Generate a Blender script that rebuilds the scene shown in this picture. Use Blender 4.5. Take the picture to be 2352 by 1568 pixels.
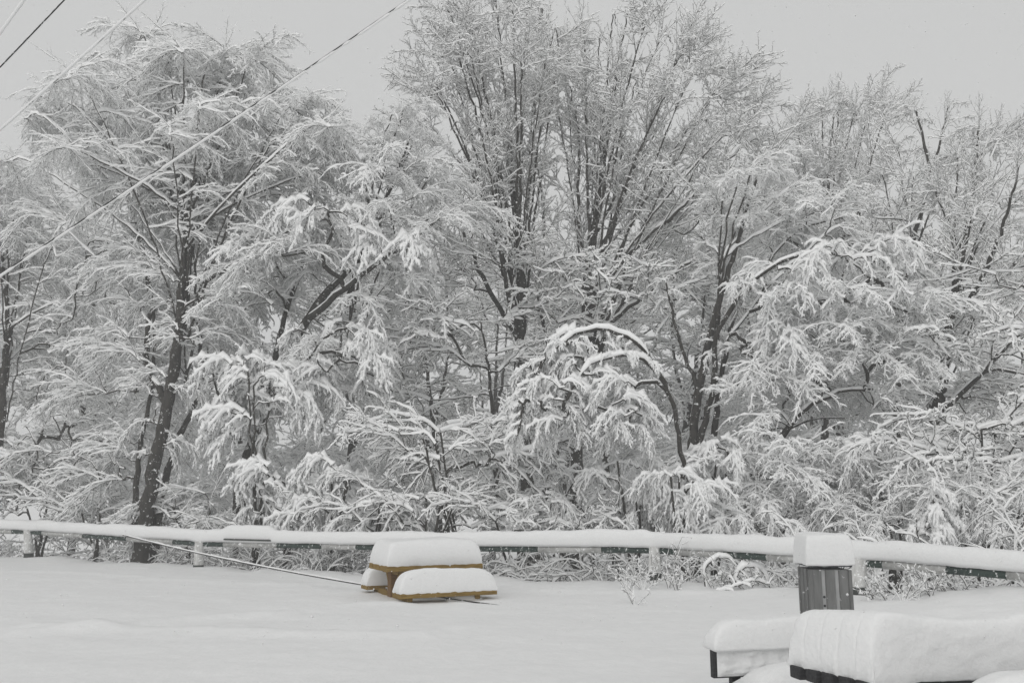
import bpy, math, random
import numpy as np
from mathutils import Vector, Matrix, noise

for o in list(bpy.data.objects):
    bpy.data.objects.remove(o)
scene = bpy.context.scene
col = scene.collection
PI = math.pi

# ------------------------------------------------------------------ camera
EYE = 1.6
FOC = 2038.0                      # focal length in units of a 2352-wide picture
PITCH = math.atan(366.0 / FOC)
cam_d = bpy.data.cameras.new('camera')
cam_d.sensor_width = 36.0
cam_d.lens = FOC / 2352.0 * 36.0
cam_d.clip_start = 0.1
cam_d.clip_end = 3000.0
cam = bpy.data.objects.new('camera', cam_d)
col.objects.link(cam)
cam.location = (0, 0, EYE)
cam.rotation_euler = (PI / 2 + PITCH, 0, 0)
scene.camera = cam

# ------------------------------------------------------------------ overcast sky
SUN_EL, SUN_AZ = math.radians(36), math.radians(200)
world = bpy.data.worlds.new('World')
scene.world = world
world.use_nodes = True
nt = world.node_tree
nt.nodes.clear()
w_out = nt.nodes.new('ShaderNodeOutputWorld')
w_bg = nt.nodes.new('ShaderNodeBackground')
w_sky = nt.nodes.new('ShaderNodeTexSky')
w_sky.sky_type = 'NISHITA'
w_sky.sun_disc = False
w_sky.sun_elevation = SUN_EL
w_sky.sun_rotation = SUN_AZ
w_sky.dust_density = 4.0
w_bw = nt.nodes.new('ShaderNodeRGBToBW')
w_mix = nt.nodes.new('ShaderNodeMix')
w_mix.data_type = 'RGBA'
w_mix.inputs[0].default_value = 0.93          # a thick even cloud layer over the clear sky
w_mix.inputs[7].default_value = (5.85, 5.89, 5.87, 1)
nt.links.new(w_sky.outputs[0], w_bw.inputs[0])
nt.links.new(w_bw.outputs[0], w_mix.inputs[6])
nt.links.new(w_mix.outputs[2], w_bg.inputs[0])
w_bg.inputs[1].default_value = 0.1
nt.links.new(w_bg.outputs[0], w_out.inputs[0])

sun_d = bpy.data.lights.new('sun', 'SUN')
sun_d.energy = 0.9
sun_d.angle = math.radians(75)
sun_d.color = (1.0, 0.98, 0.96)
sun = bpy.data.objects.new('sun', sun_d)
col.objects.link(sun)
sun.rotation_euler = (PI / 2 - SUN_EL, 0, math.radians(-20))   # the brighter half of the cloud is behind the camera

vs = scene.view_settings
vs.view_transform = 'Standard'
vs.look = 'None'
vs.exposure = 0.08
vs.gamma = 1.0
vs.use_curve_mapping = False
scene.render.engine = 'CYCLES'
cy = scene.cycles
cy.use_denoising = True
cy.denoiser = 'OPENIMAGEDENOISE'
cy.denoising_input_passes = 'RGB_ALBEDO_NORMAL'
cy.denoising_prefilter = 'ACCURATE'
cy.max_bounces = 12
cy.diffuse_bounces = 9
cy.volume_bounces = 1
cy.transparent_max_bounces = 4
cy.use_adaptive_sampling = True
cy.adaptive_threshold = 0.012


# ------------------------------------------------------------------ helpers
def at(xv, yv, d):
    """the place at depth d metres that lies on a given line of sight (2352 x 1568 grid)"""
    c, s = math.cos(PITCH), math.sin(PITCH)
    x, y = xv - 1176.0, 784.0 - yv
    ray = Vector((x, -y * s + FOC * c, y * c + FOC * s))
    k = d / ray.y
    return Vector((0, 0, EYE)) + ray * k


def fbm(x, y, z=0.0, f=1.0, o=3):
    return noise.fractal(Vector((x * f, y * f, z * f)), 1.0, 2.0, o)


def tag(o, label=None, cat=None, group=None, kind=None):
    if label: o['label'] = label
    if cat: o['category'] = cat
    if group: o['group'] = group
    if kind: o['kind'] = kind
    return o


def empty(name, loc, rz=0.0):
    o = bpy.data.objects.new(name, None)
    o.empty_display_size = 0.2
    col.objects.link(o)
    o.location = loc
    o.rotation_euler = (0, 0, rz)
    return o


def mesh_np(name, V, F, mats, midx=None, smooth=True):
    """V (n,3), F list of quads/tris as an (m,4) array or list of tuples"""
    me = bpy.data.meshes.new(name)
    V = np.asarray(V, dtype=np.float32)
    if isinstance(F, np.ndarray):
        m, k = F.shape
        me.vertices.add(len(V))
        me.vertices.foreach_set('co', V.ravel())
        me.loops.add(m * k)
        me.loops.foreach_set('vertex_index', F.astype(np.int32).ravel())
        me.polygons.add(m)
        me.polygons.foreach_set('loop_start', np.arange(0, m * k, k, dtype=np.int32))
    else:
        me.from_pydata([tuple(v) for v in V], [], F)
        m = len(me.polygons)
    for a in mats:
        me.materials.append(a)
    if midx is not None:
        me.polygons.foreach_set('material_index', np.asarray(midx, dtype=np.int32))
    me.polygons.foreach_set('use_smooth', np.full(m, bool(smooth)))
    me.update(calc_edges=True)
    me.validate()
    return me


def obj(name, me, parent=None):
    o = bpy.data.objects.new(name, me)
    col.objects.link(o)
    if parent is not None:
        o.parent = parent
    return o


class MB:
    """collects simple shapes into one mesh"""
    def __init__(self):
        self.v, self.f = [], []

    def box(self, c, size, rot=None, bevel=0.0, taper=1.0):
        hx, hy, hz = size[0] / 2, size[1] / 2, size[2] / 2
        b = min(bevel, hx * .9, hy * .9, hz * .9)
        n = len(self.v)
        pts = []
        if b <= 0:
            for z in (-hz, hz):
                for x, y in ((-hx, -hy), (hx, -hy), (hx, hy), (-hx, hy)):
                    k = taper if z > 0 else 1
                    pts.append((x * k, y * k, z))
            fs = [(3, 2, 1, 0), (4, 5, 6, 7)] + [(i, (i + 1) % 4, (i + 1) % 4 + 4, i + 4) for i in range(4)]
        else:
            rings = [(-hz, b), (-hz + b, 0), (hz - b, 0), (hz, b)]
            for z, q in rings:
                for x, y in ((-hx + b, -hy + q), (hx - b, -hy + q), (hx - q, -hy + b), (hx - q, hy - b),
                             (hx - b, hy - q), (-hx + b, hy - q), (-hx + q, hy - b), (-hx + q, -hy + b)):
                    pts.append((x, y, z))
            fs = [tuple(range(7, -1, -1)), tuple(range(24, 32))]
            for r in range(3):
                for i in range(8):
                    j = (i + 1) % 8
                    fs.append((r * 8 + i, r * 8 + j, r * 8 + 8 + j, r * 8 + 8 + i))
        M = (rot.to_3x3() if rot is not None else Matrix.Identity(3))
        for p in pts:
            self.v.append(tuple(Vector(c) + M @ Vector(p)))
        self.f += [tuple(i + n for i in f) for f in fs]
        return self

    def tube(self, pts, rad, seg=8, cap=True):
        n0 = len(self.v)
        pts = [Vector(p) for p in pts]
        if not hasattr(rad, '__len__'):
            rad = [rad] * len(pts)
        for i, p in enumerate(pts):
            t = (pts[min(i + 1, len(pts) - 1)] - pts[max(i - 1, 0)]).normalized()
            a = Vector((0, 0, 1)) if abs(t.z) < .9 else Vector((1, 0, 0))
            s = t.cross(a).normalized()
            u = s.cross(t)
            for k in range(seg):
                q = 2 * PI * k / seg
                self.v.append(tuple(p + (s * math.cos(q) + u * math.sin(q)) * rad[i]))
        for i in range(len(pts) - 1):
            for k in range(seg):
                a, b = n0 + i * seg + k, n0 + i * seg + (k + 1) % seg
                self.f.append((a, b, b + seg, a + seg))
        if cap:
            self.f.append(tuple(n0 + k for k in range(seg - 1, -1, -1)))
            e = n0 + (len(pts) - 1) * seg
            self.f.append(tuple(e + k for k in range(seg)))
        return self

    def build(self, name, mat, parent=None, smooth=False):
        me = mesh_np(name, self.v, self.f, [mat], None, smooth)
        return obj(name, me, parent)


# ------------------------------------------------------------------ materials
def new_mat(name):
    m = bpy.data.materials.new(name)
    m.use_nodes = True
    b = m.node_tree.nodes['Principled BSDF']
    return m, m.node_tree, b


def link(nt, a, b):
    nt.links.new(a, b)


def node(nt, kind, **kw):
    n = nt.nodes.new(kind)
    for k, v in kw.items():
        setattr(n, k, v)
    return n


def ramp(nt, src, stops):
    r = nt.nodes.new('ShaderNodeValToRGB')
    el = r.color_ramp.elements
    while len(el) < len(stops):
        el.new(0.5)
    for e, (p, c) in zip(el, stops):
        e.position = p
        e.color = (*c, 1) if len(c) == 3 else c
    nt.links.new(src, r.inputs[0])
    return r


def noise_tex(nt, scale, detail=4, rough=.55, coord='Object', stretch=None):
    tc = nt.nodes.new('ShaderNodeTexCoord')
    n = nt.nodes.new('ShaderNodeTexNoise')
    n.inputs['Scale'].default_value = scale
    n.inputs['Detail'].default_value = detail
    n.inputs['Roughness'].default_value = rough
    if stretch:
        mp = nt.nodes.new('ShaderNodeMapping')
        mp.inputs['Scale'].default_value = stretch
        nt.links.new(tc.outputs[coord], mp.inputs[0])
        nt.links.new(mp.outputs[0], n.inputs['Vector'])
    else:
        nt.links.new(tc.outputs[coord], n.inputs['Vector'])
    return n


def bump(nt, b, src, strength, dist):
    bm = nt.nodes.new('ShaderNodeBump')
    bm.inputs['Strength'].default_value = strength
    bm.inputs['Distance'].default_value = dist
    nt.links.new(src, bm.inputs['Height'])
    nt.links.new(bm.outputs[0], b.inputs['Normal'])


def mat_snow(name, grain=22.0, strength=.5, dist=.012, v=.86):
    m, nt, b = new_mat(name)
    b.inputs['Roughness'].default_value = .75
    b.inputs['Specular IOR Level'].default_value = .15
    n = noise_tex(nt, grain, 5, .6)
    r = ramp(nt, n.outputs[0], [(.3, (v - .03, v - .025, v - .025)), (.7, (v + .01, v + .012, v + .012))])
    link(nt, r.outputs[0], b.inputs['Base Color'])
    bump(nt, b, n.outputs[0], strength, dist)
    return m


def mat_bark(name, dark, light, plaster=.62):
    """bark with wind-blown snow stuck to it in flecks"""
    m, nt, b = new_mat(name)
    b.inputs['Roughness'].default_value = .9
    b.inputs['Specular IOR Level'].default_value = .1
    n = noise_tex(nt, 14, 5, .6, stretch=(1, 1, .3))
    r = ramp(nt, n.outputs[0], [(.3, dark), (.75, light)])
    n2 = noise_tex(nt, 9, 6, .72)
    r2 = ramp(nt, n2.outputs[0], [(plaster, (0, 0, 0)), (plaster + .05, (1, 1, 1))])
    mx = node(nt, 'ShaderNodeMix', data_type='RGBA')
    link(nt, r2.outputs[0], mx.inputs[0])
    link(nt, r.outputs[0], mx.inputs[6])
    mx.inputs[7].default_value = (.88, .89, .89, 1)
    link(nt, mx.outputs[2], b.inputs['Base Color'])
    bump(nt, b, n.outputs[0], .8, .02)
    return m


def mat_wood(name, dark, light, scale=6, stretch=(1, 12, 12), plaster=None, rough=.75):
    m, nt, b = new_mat(name)
    b.inputs['Roughness'].default_value = rough
    b.inputs['Specular IOR Level'].default_value = .25
    n = noise_tex(nt, scale, 5, .6, stretch=stretch)
    r = ramp(nt, n.outputs[0], [(.3, dark), (.7, light)])
    out = r.outputs[0]
    if plaster:
        n2 = noise_tex(nt, 16, 6, .7)
        r2 = ramp(nt, n2.outputs[0], [(plaster, (0, 0, 0)), (plaster + .06, (1, 1, 1))])
        mx = node(nt, 'ShaderNodeMix', data_type='RGBA')
        link(nt, r2.outputs[0], mx.inputs[0])
        link(nt, out, mx.inputs[6])
        mx.inputs[7].default_value = (.88, .89, .89, 1)
        out = mx.outputs[2]
    link(nt, out, b.inputs['Base Color'])
    bump(nt, b, n.outputs[0], .5, .006)
    return m


M_snow = mat_snow('snow', 30, .5, .014, .81)
M_ground = mat_snow('ground_snow', 6, .45, .035, .81)
M_twigsnow = mat_snow('twig_snow', 25, .4, .008, .925)
M_bark = mat_bark('bark', (.028, .027, .025), (.075, .07, .064), .60)
M_twig = mat_bark('twig_bark', (.04, .038, .035), (.09, .085, .078), .53)
M_frost = mat_bark('frosted_twig', (.05, .047, .043), (.10, .095, .088), .36)
M_tablewood = mat_wood('varnished_wood', (.14, .088, .022), (.29, .19, .05), 5, plaster=.66)
M_redwood = mat_wood('weathered_red_wood', (.12, .065, .025), (.21, .12, .045), 5, plaster=.66)
M_darkwood = mat_wood('dark_stained_wood', (.018, .018, .020), (.05, .05, .052), 6, plaster=.68)
M_slat = mat_wood('grey_bin_slat', (.12, .122, .12), (.21, .212, .21), 4, (4, 4, .7), plaster=.64)
M_liner = mat_wood('galvanised_liner', (.33, .335, .335), (.45, .455, .455), 4, (1, 1, 1))
M_lid = mat_wood('dark_blue_rim', (.02, .022, .035), (.035, .037, .055), 4, (1, 1, 1))
M_green = mat_wood('dark_green_paint', (.026, .042, .037), (.05, .072, .064), 5, plaster=.58)
M_white = mat_wood('dirty_white_paint', (.30, .30, .29), (.52, .52, .51), 3, (1, 4, 4), plaster=.56)
M_post = mat_wood('snow_plastered_post', (.42, .42, .41), (.7, .7, .69), 4, (3, 3, 1), plaster=.55)
M_postbase = mat_wood('dark_post_base', (.03, .035, .033), (.07, .075, .07), 6, (3, 3, 1), plaster=.68)
M_wire = mat_wood('black_cable', (.02, .02, .02), (.05, .05, .05), 30, (1, 1, 1), plaster=.6)
M_weed = mat_wood('dry_weed', (.05, .045, .038), (.12, .11, .095), 20, (1, 1, 1))

# ------------------------------------------------------------------ fence line in plan
F_X = [-40, 68, 462, 890, 1505, 1975, 2500]
F_D = [25.0, 24.0, 20.8, 18.6, 16.2, 13.4, 11.0]
F_RAIL = [1219, 1221, 1248, 1257, 1263, 1291, 1334]       # rail axis in the picture
F_BASE = [1277, 1279, 1301, 1321, 1335, 1368, 1410]       # where the posts enter the snow
RAIL = [at(x, y, d) for x, y, d in zip(F_X, F_RAIL, F_D)]
BASE = [at(x, y, d) for x, y, d in zip(F_X, F_BASE, F_D)]
fx = np.array([p.x for p in BASE]); fy = np.array([p.y for p in BASE]); fz = np.array([p.z for p in BASE])


# ------------------------------------------------------------------ ground
G0 = .17


def seg_dist(px, py, line):
    best = 1e9
    for (ax, ay), (bx, by) in zip(line[:-1], line[1:]):
        dx, dy = bx - ax, by - ay
        t = max(0, min(1, ((px - ax) * dx + (py - ay) * dy) / (dx * dx + dy * dy)))
        q = math.hypot(px - ax - t * dx, py - ay - t * dy)
        if q < best:
            sg = 1 if dx * (py - ay) - dy * (px - ax) > 0 else -1
            best, side = q, sg
    return best, side


def gp(xv, yv):
    """where a line of sight meets level ground"""
    a, b = at(xv, yv, 1.0), at(xv, yv, 2.0)
    k = (G0 - a.z) / (b.z - a.z)
    p = a.lerp(b, k)
    return p.x, p.y


RIDGES = [([gp(*p) for p in ((60, 1452), (210, 1442), (420, 1420), (640, 1408), (760, 1392), (900, 1384))], .065),
          ([gp(*p) for p in ((100, 1438), (400, 1446), (700, 1454), (960, 1458), (1060, 1438))], .055),
          ([gp(*p) for p in ((1150, 1350), (1420, 1358), (1640, 1366), (1830, 1362))], .04),
          ([gp(*p) for p in ((20, 1310), (260, 1318), (520, 1336), (800, 1338))], .04)]
TAB_C = Vector((-1.45, 14.3, 0))


def smooth(a, b, t):
    t = max(0.0, min(1.0, (t - a) / (b - a)))
    return t * t * (3 - 2 * t)


def ground_z(x, y):
    yf = float(np.interp(x, fx, fy))
    ze = float(np.interp(x, fx, fz))
    b = y - yf
    z = G0 + (ze - G0) * smooth(-4.5, -.3, b)
    near = smooth(60, 30, y) if y > 0 else 1
    z += .035 * fbm(x, y, 3.1, .35) * near + .016 * fbm(x, y * 1.8, 9.7, 1.3) * near + .006 * fbm(x, y * 1.5, 19.7, 3.4) * near
    z += .10 * fbm(x, 0, 7.7, .9) * smooth(-1.2, 0, b) * near
    if 5 < y < 26 and b < 1:
        for line, amp in RIDGES:
            q, s = seg_dist(x, y, line)
            if q < 1.2:
                z += amp * math.exp(-(q / (.05 if s > 0 else .26)) ** 2)
    # snow bank to the right, behind the dark table
    z += .42 * math.exp(-((x - 7.6) / 1.7) ** 2 - ((y - 12.0) / 1.6) ** 2)
    # drifts round the picnic table and a hollow under it
    q = math.hypot(x + 1.75, y - 13.2)
    z -= .03 * math.exp(-(math.hypot(x + 1.2, y - 13.6) / 1.1) ** 2)
    # the bank falls away behind the fence
    z -= 1.5 * smooth(.15, 4.0, b) + .6 * smooth(4, 30, b)
    return z


def axis(lo, hi, step, far):
    a = list(np.arange(lo, hi + 1e-6, step))
    s, v = step, a[-1]
    while v < far:
        s *= 1.35; v += s; a.append(v)
    s, v = step, a[0]
    while v > -far:
        s *= 1.35; v -= s; a.insert(0, v)
    return a


xs, ys = axis(-15.0, 10.0, .11, 450), axis(6.5, 26.0, .11, 450)
V = [(x, y, ground_z(x, y)) for y in ys for x in xs]
nx, ny = len(xs), len(ys)
ii, jj = np.meshgrid(np.arange(nx - 1), np.arange(ny - 1))
a = (jj * nx + ii).ravel()
F = np.stack([a, a + 1, a + nx + 1, a + nx], 1)
ground = obj('snow_ground', mesh_np('snow_ground', V, F, [M_ground]))
tag(ground, kind='structure')


# ------------------------------------------------------------------ snow caps
def snow_cap(name, parent, lx, ly, h, M, seed=0, n=7.0, m=2.3, taper=.08, nu=44, nv=26, amp=.012, grooves=None, dip=0.0, over=.015):
    rng = random.Random(seed)
    ox, oy = rng.uniform(0, 50), rng.uniform(0, 50)
    us = [math.sin(PI / 2 * (-1 + 2 * i / (nu - 1))) for i in range(nu)]
    wv = [math.sin(PI / 2 * (-1 + 2 * i / (nv - 1))) for i in range(nv)]
    V = []
    for v in wv:
        for u in us:
            f = max(0, (1 - abs(u) ** n)) ** (1 / m) * max(0, (1 - abs(v) ** n)) ** (1 / m)
            k = 1 - taper * f
            x, y = u * (lx / 2 + over) * (1 - taper * f * ly / lx), v * (ly / 2 + over) * k
            z = h * f * (1 + dip * math.cos(u * PI) * .5)
            e = 1 - f
            nz = fbm(x + ox, y + oy, z * 2, 1.6)
            z += (nz * amp * 2.2 + .006 * fbm(x + oy, y + ox, 2.2, 7.0)) * f
            x += amp * .8 * fbm(x + oy, y * 3, z * 5, 3) * e
            y += amp * .8 * fbm(x * 3, y + ox, z * 5, 3) * e
            if grooves:
                for g in grooves:
                    w = math.exp(-((v * ly / 2 - g) / .006) ** 2) * smooth(.80, 1.0, -u) * (f > 0) * smooth(.97, .75, f)
                    z -= .002 * w * min(1, f * 2)
                    x += .005 * w
            V.append((x, y, z))
    # skirt tucked down over the edge of what carries it
    F = []
    for j in range(nv - 1):
        for i in range(nu - 1):
            a = j * nu + i
            F.append((a, a + 1, a + nu + 1, a + nu))
    loop = [i for i in range(nu)] + [j * nu + nu - 1 for j in range(1, nv)] + \
           [(nv - 1) * nu + i for i in range(nu - 2, -1, -1)] + [j * nu for j in range(nv - 2, 0, -1)]
    base = len(V)
    for q in loop:
        x, y, z = V[q]
        V.append((x * .985, y * .97, -.016 + .012 * fbm(x * 2, y * 2, ox, 2.5)))
    L = len(loop)
    for i in range(L):
        j = (i + 1) % L
        F.append((loop[j], loop[i], base + i, base + j))
    V.append((0, 0, .002))
    for i in range(L):
        F.append((base + (i + 1) % L, base + i, len(V) - 1))
    V = [tuple(M @ Vector(p)) for p in V]
    me = mesh_np(name, V, F, [M_snow])
    return obj(name, me, parent)


# ------------------------------------------------------------------ yellow picnic table
c0, c1 = at(893, 1303, 13.5), at(1106, 1296, 14.15)
ax = Vector((c1.x - c0.x, c1.y - c0.y, 0)); TL = ax.length; ax.normalize()
ay = Vector((-ax.y, ax.x, 0))
TW = .92
tz = c0.z - .03                                   # underside of the table top above the snow
tc = Vector((c0.x, c0.y, 0)) + ax * TL / 2 + ay * TW / 2
rz = math.atan2(ax.y, ax.x)
t = empty('picnic_table', (tc.x, tc.y, 0), rz)
SZ = .25
tag(t, 'yellow-brown wooden picnic table under thick snow in front of the fence', 'picnic table')
TL += .05
for k in range(5):
    w = TW / 5
    MB().box((0, -TW / 2 + (k + .5) * w, tz + .008), (TL - (.01 if k % 2 else 0), w - .012, .085), bevel=.005).build('plank', M_tablewood, t)
for s in (-1, 1):
    X = s * (TL / 2 - .24)
    MB().box((X, -.03, .22), (.13, .16, .80), bevel=.008).build('leg', M_redwood if s < 0 else M_tablewood, t)
    MB().box((X, 0, tz - .045), (.09, TW - .16, .09), bevel=.006).build('cross_beam', M_tablewood, t)
    for q in (-1, 1):
        MB().box((X + .012, q * .19 - .03, .38), (.055, .055, .50), Matrix.Rotation(-q * .68, 4, 'X'), bevel=.005).build('brace', M_tablewood, t)
    MB().box((X, 0, SZ - .045), (.08, 1.64, .085), bevel=.006).build('seat_beam', M_tablewood, t)
MB().box((0, 0, tz - .12), (TL - .56, .05, .09), bevel=.006).build('stretcher', M_tablewood, t)
for s in (-1, 1):
    st = empty('seat', (0, s * .74, SZ)); st.parent = t
    for k in (-1, 1):
        MB().box((.05 if s < 0 else 0, k * .083, .010), (TL - .02, .158, .075), bevel=.005).build('seat_plank', M_tablewood, st)
    snow_cap('snow_cap', st, TL, .34,   .32, Matrix.Translation((.05 if s < 0 else 0, 0, .046)), 5 + s, n=8, m=2.5, taper=.16, dip=.03, over=-.002)
snow_cap('snow_cap', t, TL, TW, .37, Matrix.Translation((0, 0, tz + .047)), 3, n=13, m=3.0, taper=.035, over=-.004)
# a broken column of snow under the right half of the near seat
snow_cap('fallen_snow', t, .62, .16, .17, Matrix.Translation((.36, -.72, .10)), 11, n=2.5, m=1.6, taper=.2, nu=18, nv=12)

# ------------------------------------------------------------------ slatted bin
bd = 8.6
b0, b1 = at(1862, 1300, bd), at(1953, 1297, bd)
BW = b1.x - b0.x
bt = b0.z
bn = empty('slatted_bin', ((b0.x + b1.x) / 2, bd + BW / 2, 0), math.radians(-2))
tag(bn, 'grey slatted litter bin with a square block of snow on its lid', 'bin')
MB().box((0, 0, bt / 2 - .06), (BW - .04, BW - .04, bt + .06), bevel=.01).build('liner', M_liner, bn)
sw = BW * .235
for side in range(4):
    R = Matrix.Rotation(side * PI / 2, 4, 'Z')
    for k in range(3):
        x = (k - 1) * (BW * .335)
        c = R @ Vector((x, -BW / 2 + .014, bt / 2 - .06))
        MB().box(c, (sw, .022, bt + .06), R, bevel=.003).build('slat', M_slat, bn)
for sx in (-1, 1):
    for sy in (-1, 1):
        MB().box((sx * (BW / 2 - .004), sy * (BW / 2 - .004), bt / 2 - .06), (.03, .03, bt + .058), bevel=.004).build('corner_post', M_slat, bn)
MB().box((0, 0, bt + .012), (BW + .035, BW + .035, .03), bevel=.006).build('lid', M_lid, bn)
for z in (.28, .36):
    MB().tube([(-BW * .167, -BW / 2 - .004 + .028, bt - z), (-BW * .167, -BW / 2 + .024 - .006, bt - z)], .012, 10).build('bolt', M_darkwood, bn)
snow_cap('snow_cap', bn, BW + .05, BW + .05, .27, Matrix.Translation((0, 0, bt + .026)), 21, n=14, m=4.0, taper=.03, nu=36, nv=30, amp=.012)

# ------------------------------------------------------------------ dark table with two backed benches
q0, q1 = at(1812, 1527, 5.55), at(2008, 1566, 4.98)
ang = math.radians(13)
ax = Vector((math.cos(ang), math.sin(ang), 0)); ay = Vector((-ax.y, ax.x, 0))
DW, DL, dz = .60, 1.9, (q0.z + q1.z) / 2 - .035
corner = Vector((q0.x, q0.y, 0))            # far left corner
dc = corner + ax * DL / 2 - ay * DW / 2
dt = empty('dark_table', (dc.x, dc.y, 0), ang)
tag(dt, 'dark stained plank table buried under a thick slab of snow, beside the bin', 'table')
npk = 5
for k in range(npk):
    w = DW / npk
    # the end is cut at a slant, so each plank starts a little further in
    x0 = -DL / 2 + (npk - 1 - k) * .029
    MB().box(((x0 + DL / 2) / 2, -DW / 2 + (k + .5) * w, dz), (DL / 2 - x0, w - .008, .07), bevel=.006).build('plank', M_darkwood, dt)
for s in (-1, 1):
    for q in (-1, 1):
        MB().box((s * (DL / 2 - .3), q * .19, .13), (.09, .09, .72), bevel=.006).build('leg', M_darkwood, dt)
    MB().box((s * (DL / 2 - .3), 0, dz - .075), (.08, DW - .1, .08), bevel=.006).build('cross_beam', M_darkwood, dt)
sh = Matrix.Identity(4); sh[0][1] = -.24
snow_cap('snow_cap', dt, DL - .09, DW - .012, .33, Matrix.Translation((.045, 0, dz + .034)) @ sh, 31, n=15, m=3.2, taper=.045, nu=70, nv=130,
         grooves=[-DW / 2 + (k + 1) * DW / npk for k in range(4)], dip=-.10, amp=.02)


def backed_bench(label, left, d, back_top, L, rot, face, seed, hsn, plaster):
    """face = -1 looks towards the camera side, +1 away from it"""
    b = empty('bench', (left.x, left.y, 0), rot)
    tag(b, label, 'bench')
    MB().box((L / 2, 0, back_top - .105), (L, .055, .21), bevel=.006).build('backrest', M_darkwood, b)
    for k in range(2):
        MB().box((L / 2 + .01, face * (.11 + k * .17), back_top - .265), (L - .03, .16, .045), bevel=.005).build('seat_plank', M_darkwood, b)
    for x in (.2, L - .2):
        MB().box((x, -face * .045, back_top / 2 - .2), (.07, .06, back_top + .28), bevel=.005).build('back_post', M_darkwood, b)
        MB().box((x, face * .22, back_top / 2 - .3), (.07, .3, back_top - .1), bevel=.005).build('leg', M_darkwood, b)
    snow_cap('snow_cap', b, L, .17, hsn, Matrix.Translation((L / 2, 0, back_top + .001)), seed, n=6, m=2.4, taper=.12, nu=44, nv=18)
    if plaster:
        # wet snow stuck to the front of the backrest and heaped on the seat
        V, F = [], []
        nu, nv = 40, 16
        ue = .70
        for j in range(nv):
            for i in range(nu):
                u, v = i / (nu - 1), j / (nv - 1)
                x = .03 + u * ue * (1 - .25 * smooth(.45, 1, 1 - v) * u)
                th = .018 + .022 * fbm(x * 6, v * 2, seed, 2.5) + .035 * u * u * (1 - v)
                ed = min(u, 1 - u, v * .6, 1) * 14
                th *= min(1, ed) if ed < 1 else 1
                V.append((x, face * (.0275 + max(0.001, th)), back_top - .2 + .2 * v))
        for j in range(nv - 1):
            for i in range(nu - 1):
                a = j * nu + i
                F.append((a, a + 1, a + nu + 1, a + nu))
        obj('plastered_snow', mesh_np('plastered_snow', V, F, [M_snow]), b)
        snow_cap('seat_snow', b, L - .16, .36, .17, Matrix.Translation((L / 2 + .08, face * .22, back_top - .243)), seed + 1, n=3.0, m=1.7, taper=.2)
    return b


bl = at(1633, 1486, 6.75)
backed_bench('dark bench with snow-plastered backrest, on the side of the table towards the fence', bl, 6.75, bl.z, 1.35, ang, -1, 41, .21, True)
bl2 = at(2214, 1552, 4.1)
backed_bench('dark bench with rounded snow on its backrest, facing the fence across the table', bl2, 4.1, bl2.z - .19, 1.7, ang, 1, 47, .22, False)


# ------------------------------------------------------------------ fence
def along(xv, arr=None):
    """a point on the rail line below picture column xv"""
    P = RAIL if arr is None else arr
    for i in range(len(F_X) - 1):
        a, b = P[i], P[i + 1]
        pa, pb = F_X[i], F_X[i + 1]
        if pa <= xv <= pb or (i == len(F_X) - 2 and xv > pb):
            k = (xv - 1176) / FOC
            c, s = math.cos(PITCH), math.sin(PITCH)
            # solve for the point on segment a-b that is seen in column xv
            def colx(p):
                q = p - Vector((0, 0, EYE))
                return q.x - k * (q.y * c + q.z * s)
            fa, fb = colx(a), colx(b)
            t_ = fa / (fa - fb)
            return a.lerp(b, t_)
    return P[0]


fence = empty('guard_rail', (RAIL[3].x, RAIL[3].y, 0))
tag(fence, 'low guard rail with dark green and white sections carrying a long roll of snow', 'fence')
fo = Vector((RAIL[3].x, RAIL[3].y, 0))
STR = [(-40, 'w'), (30, 'g'), (100, 'w'), (193, 'g'), (294, 'w'), (400, 'g'), (516, 'w'), (638, 'g'), (742, 'w'), (820, 'g'), (915, 'w'), (1104, 'g'), (1238, 'w'),
       (1383, 'g'), (1560, 'w'), (1664, 'g'), (1764, 'w'), (1950, 'g'), (2031, 'w'), (2176, 'g'), (2315, 'w'), (2500, 'w')]
for (xa, kind), (xb, _) in zip(STR[:-1], STR[1:]):
    pts = [along(xa)] + [RAIL[i] for i in range(len(F_X)) if xa < F_X[i] < xb] + [along(xb)]
    r = .058 if kind == 'g' else .066
    mb = MB()
    mb.tube([p - fo for p in pts], r, 10)
    mb.build('rail_section', M_green if kind == 'g' else M_white, fence, True)
for i in range(1, len(F_X)):
    b, r = BASE[i], RAIL[i]
    lean = Vector((.03 * math.sin(i * 2.3), .02, 0))
    g = ground_z(b.x, b.y)
    off = Vector((-.02, -.07, 0))
    low, mid, top = Vector((b.x, b.y, g - .5)) + lean + off - fo, Vector((b.x, b.y, g + .13)) + lean * .8 + off - fo, r + off + Vector((0, 0, .06)) - fo
    MB().tube([low + (mid - low) * .6, mid, top], [.115, .112, .098], 12).build('post', M_post, fence, True)
    MB().tube([low, low + (mid - low) * (.98 if i != 2 else .86)], [.12, .118], 12).build('post_base', M_postbase, fence, True)
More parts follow.
